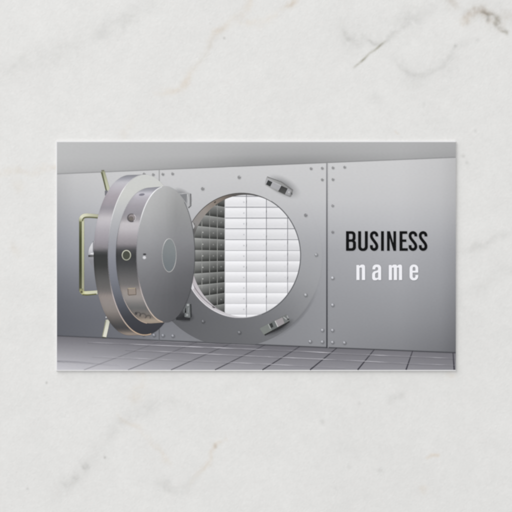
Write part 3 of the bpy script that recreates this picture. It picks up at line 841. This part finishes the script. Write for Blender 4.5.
# ----------------------------------------------------------------- lettering
BLK = (5, 6, 8); WHT = (241, 241, 246)
k = Ink(); z = 16
k.flat(rpoly([(346, 231.2), (355.5, 231.2, 3.6), (355.5, 240.0, 1.9), (354.4, 240.5), (355.9, 241.2, 1.9), (355.9, 250.8, 3.6), (346, 250.8)]), z, BLK,
       [rpoly([(348.95, 233.8), (352.6, 233.8, 1.4), (352.6, 239.3, 1.4), (348.95, 239.3)]), rpoly([(348.95, 241.8), (352.9, 241.8, 1.4), (352.9, 248.2, 1.5), (348.95, 248.2)])])
k.flat(rpoly([(358.1, 231.2), (361.05, 231.2), (361.05, 248.4, 1.9), (364.8, 248.4, 1.9), (364.8, 231.2), (367.75, 231.2), (367.75, 251.0, 4.2), (358.1, 251.0, 4.2)]), z, BLK)
def letter_s(x0, x1):
    w = x1-x0; a, b = x0+1.45, x1-1.45; m = (x0+x1)/2; r = (b-a)/2; h = 2.9
    pts = [(b, 236.4), (b, 235.4)]
    pts += [(m + r*math.cos(math.radians(t)), 235.3 + 2.75*math.sin(math.radians(t))) for t in range(-10, -181, -17)]
    pts += [(a, 236.3)] + [(lerp(a, b, u), lerp(236.8, 245.2, v)) for u, v in ((.10, .14), (.32, .35), (.5, .5), (.68, .65), (.90, .86))]
    pts += [(b, 245.8)]
    pts += [(m + r*math.cos(math.radians(t)), 246.8 + 2.65*math.sin(math.radians(t))) for t in range(3, 181, 17)]
    pts += [(a, 246.0), (a, 245.1)]
    k.stroke(catmull(pts, 4), 2.85, z, BLK)
letter_s(369.9, 378.2)
k.flat([(381, 231.2), (383.85, 231.2), (383.85, 250.8), (381, 250.8)], z, BLK)
k.flat([(387, 231.2), (389.9, 231.2), (393.35, 243.2), (393.35, 231.2), (396.05, 231.2), (396.05, 250.8), (393.4, 250.8), (389.65, 237.8), (389.65, 250.8), (387, 250.8)], z, BLK)
k.flat([(399.5, 231.2), (407.2, 231.2), (407.2, 233.8), (402.4, 233.8), (402.4, 239.4), (406.3, 239.4), (406.3, 241.9), (402.4, 241.9), (402.4, 248.2), (407.8, 248.2), (407.8, 250.8), (399.5, 250.8)], z, BLK)
letter_s(408.6, 417.2); letter_s(418.8, 427.3)
k.build('printed_lettering', card, 'black capitals reading BUSINESS')
k = Ink()
k.flat(rpoly([(356.4, 265.0), (359.2, 265.0), (359.2, 266.2), (361.0, 264.6, .8), (365.05, 264.6, 2.4), (365.05, 280), (361.9, 280), (361.9, 267.5, .9), (359.5, 267.6, .6), (359.5, 280), (356.4, 280)]), z, WHT)
k.flat(rpoly([(372.5, 269.4), (372.5, 264.5, 3.6), (381.1, 264.5, 3.6), (381.1, 280), (378.4, 280), (378.3, 279.1), (376.4, 280.3, 1), (372.15, 280.3, 2.8), (372.15, 271.8, 2.6), (378.1, 270.3, 1.2), (378.1, 267.1, 1.3), (375.3, 267.1, 1.3), (375.3, 269.4)]), z, WHT,
       [rpoly([(375.1, 273.2, 1.2), (378.1, 272.3), (378.1, 277.9, 1), (375.1, 277.9, 1)])])
k.flat(rpoly([(388.8, 265.0), (391.6, 265.0), (391.6, 266.1), (393.2, 264.6, .8), (396.6, 264.6, 1.3), (397.1, 266.1), (398.7, 264.6, .8), (402.05, 264.6, 2.2), (402.05, 280), (398.95, 280), (398.95, 267.5, .8), (396.95, 267.6, .5),
              (396.95, 280), (393.8, 280), (393.8, 267.5, .8), (391.9, 267.6, .5), (391.9, 280), (388.8, 280)]), z, WHT)
k.flat(rpoly([(409.6, 264.5, 4), (418.2, 264.5, 4), (418.2, 272.6), (412.6, 272.6), (412.6, 277.9, 1.4), (415.4, 277.9, 1.4), (415.4, 274.9), (418.2, 274.9), (418.2, 280.35, 4), (409.6, 280.35, 4)]), z, WHT,
       [rpoly([(412.6, 266.9, 1.4), (415.4, 266.9, 1.4), (415.4, 270.7), (412.6, 270.7)])])
k.build('printed_lettering', card, 'white lowercase letters reading name')

# ----------------------------------------------------------------- light
w = bpy.data.worlds.new('World'); scene.world = w; w.use_nodes = True
bg = w.node_tree.nodes['Background']
bg.inputs[0].default_value = (1.0, 1.0, 0.998, 1); bg.inputs[1].default_value = 0.66
ld = bpy.data.lights.new('softbox', 'AREA'); ld.shape = 'DISK'; ld.size = 1.9; ld.energy = 36.6; ld.color = (1.0, 0.998, 0.995)
lo = bpy.data.objects.new('softbox', ld); COL.objects.link(lo)
lo.location = (-1.18, 1.42, 0.86)
lo.rotation_euler = (Vector((0, 0, 0)) - Vector(lo.location)).to_track_quat('-Z', 'Y').to_euler()

cd = bpy.data.cameras.new('camera'); cam = bpy.data.objects.new('camera', cd); COL.objects.link(cam)
DIST = 0.45
cam.location = (0, 0, DIST + CARD_T); cam.rotation_euler = (0, 0, 0)
cd.sensor_width = 36; cd.lens = 36 * DIST / (512 * U)
cd.clip_start = 0.01; cd.clip_end = 50
scene.camera = cam
scene.render.resolution_x = scene.render.resolution_y = 1024
scene.render.engine = 'CYCLES'
scene.cycles.transparent_max_bounces = 64
scene.cycles.filter_width = 2.6
vs = scene.view_settings
vs.view_transform = 'Standard'; vs.look = 'None'; vs.exposure = 0; vs.gamma = 1; vs.use_curve_mapping = False
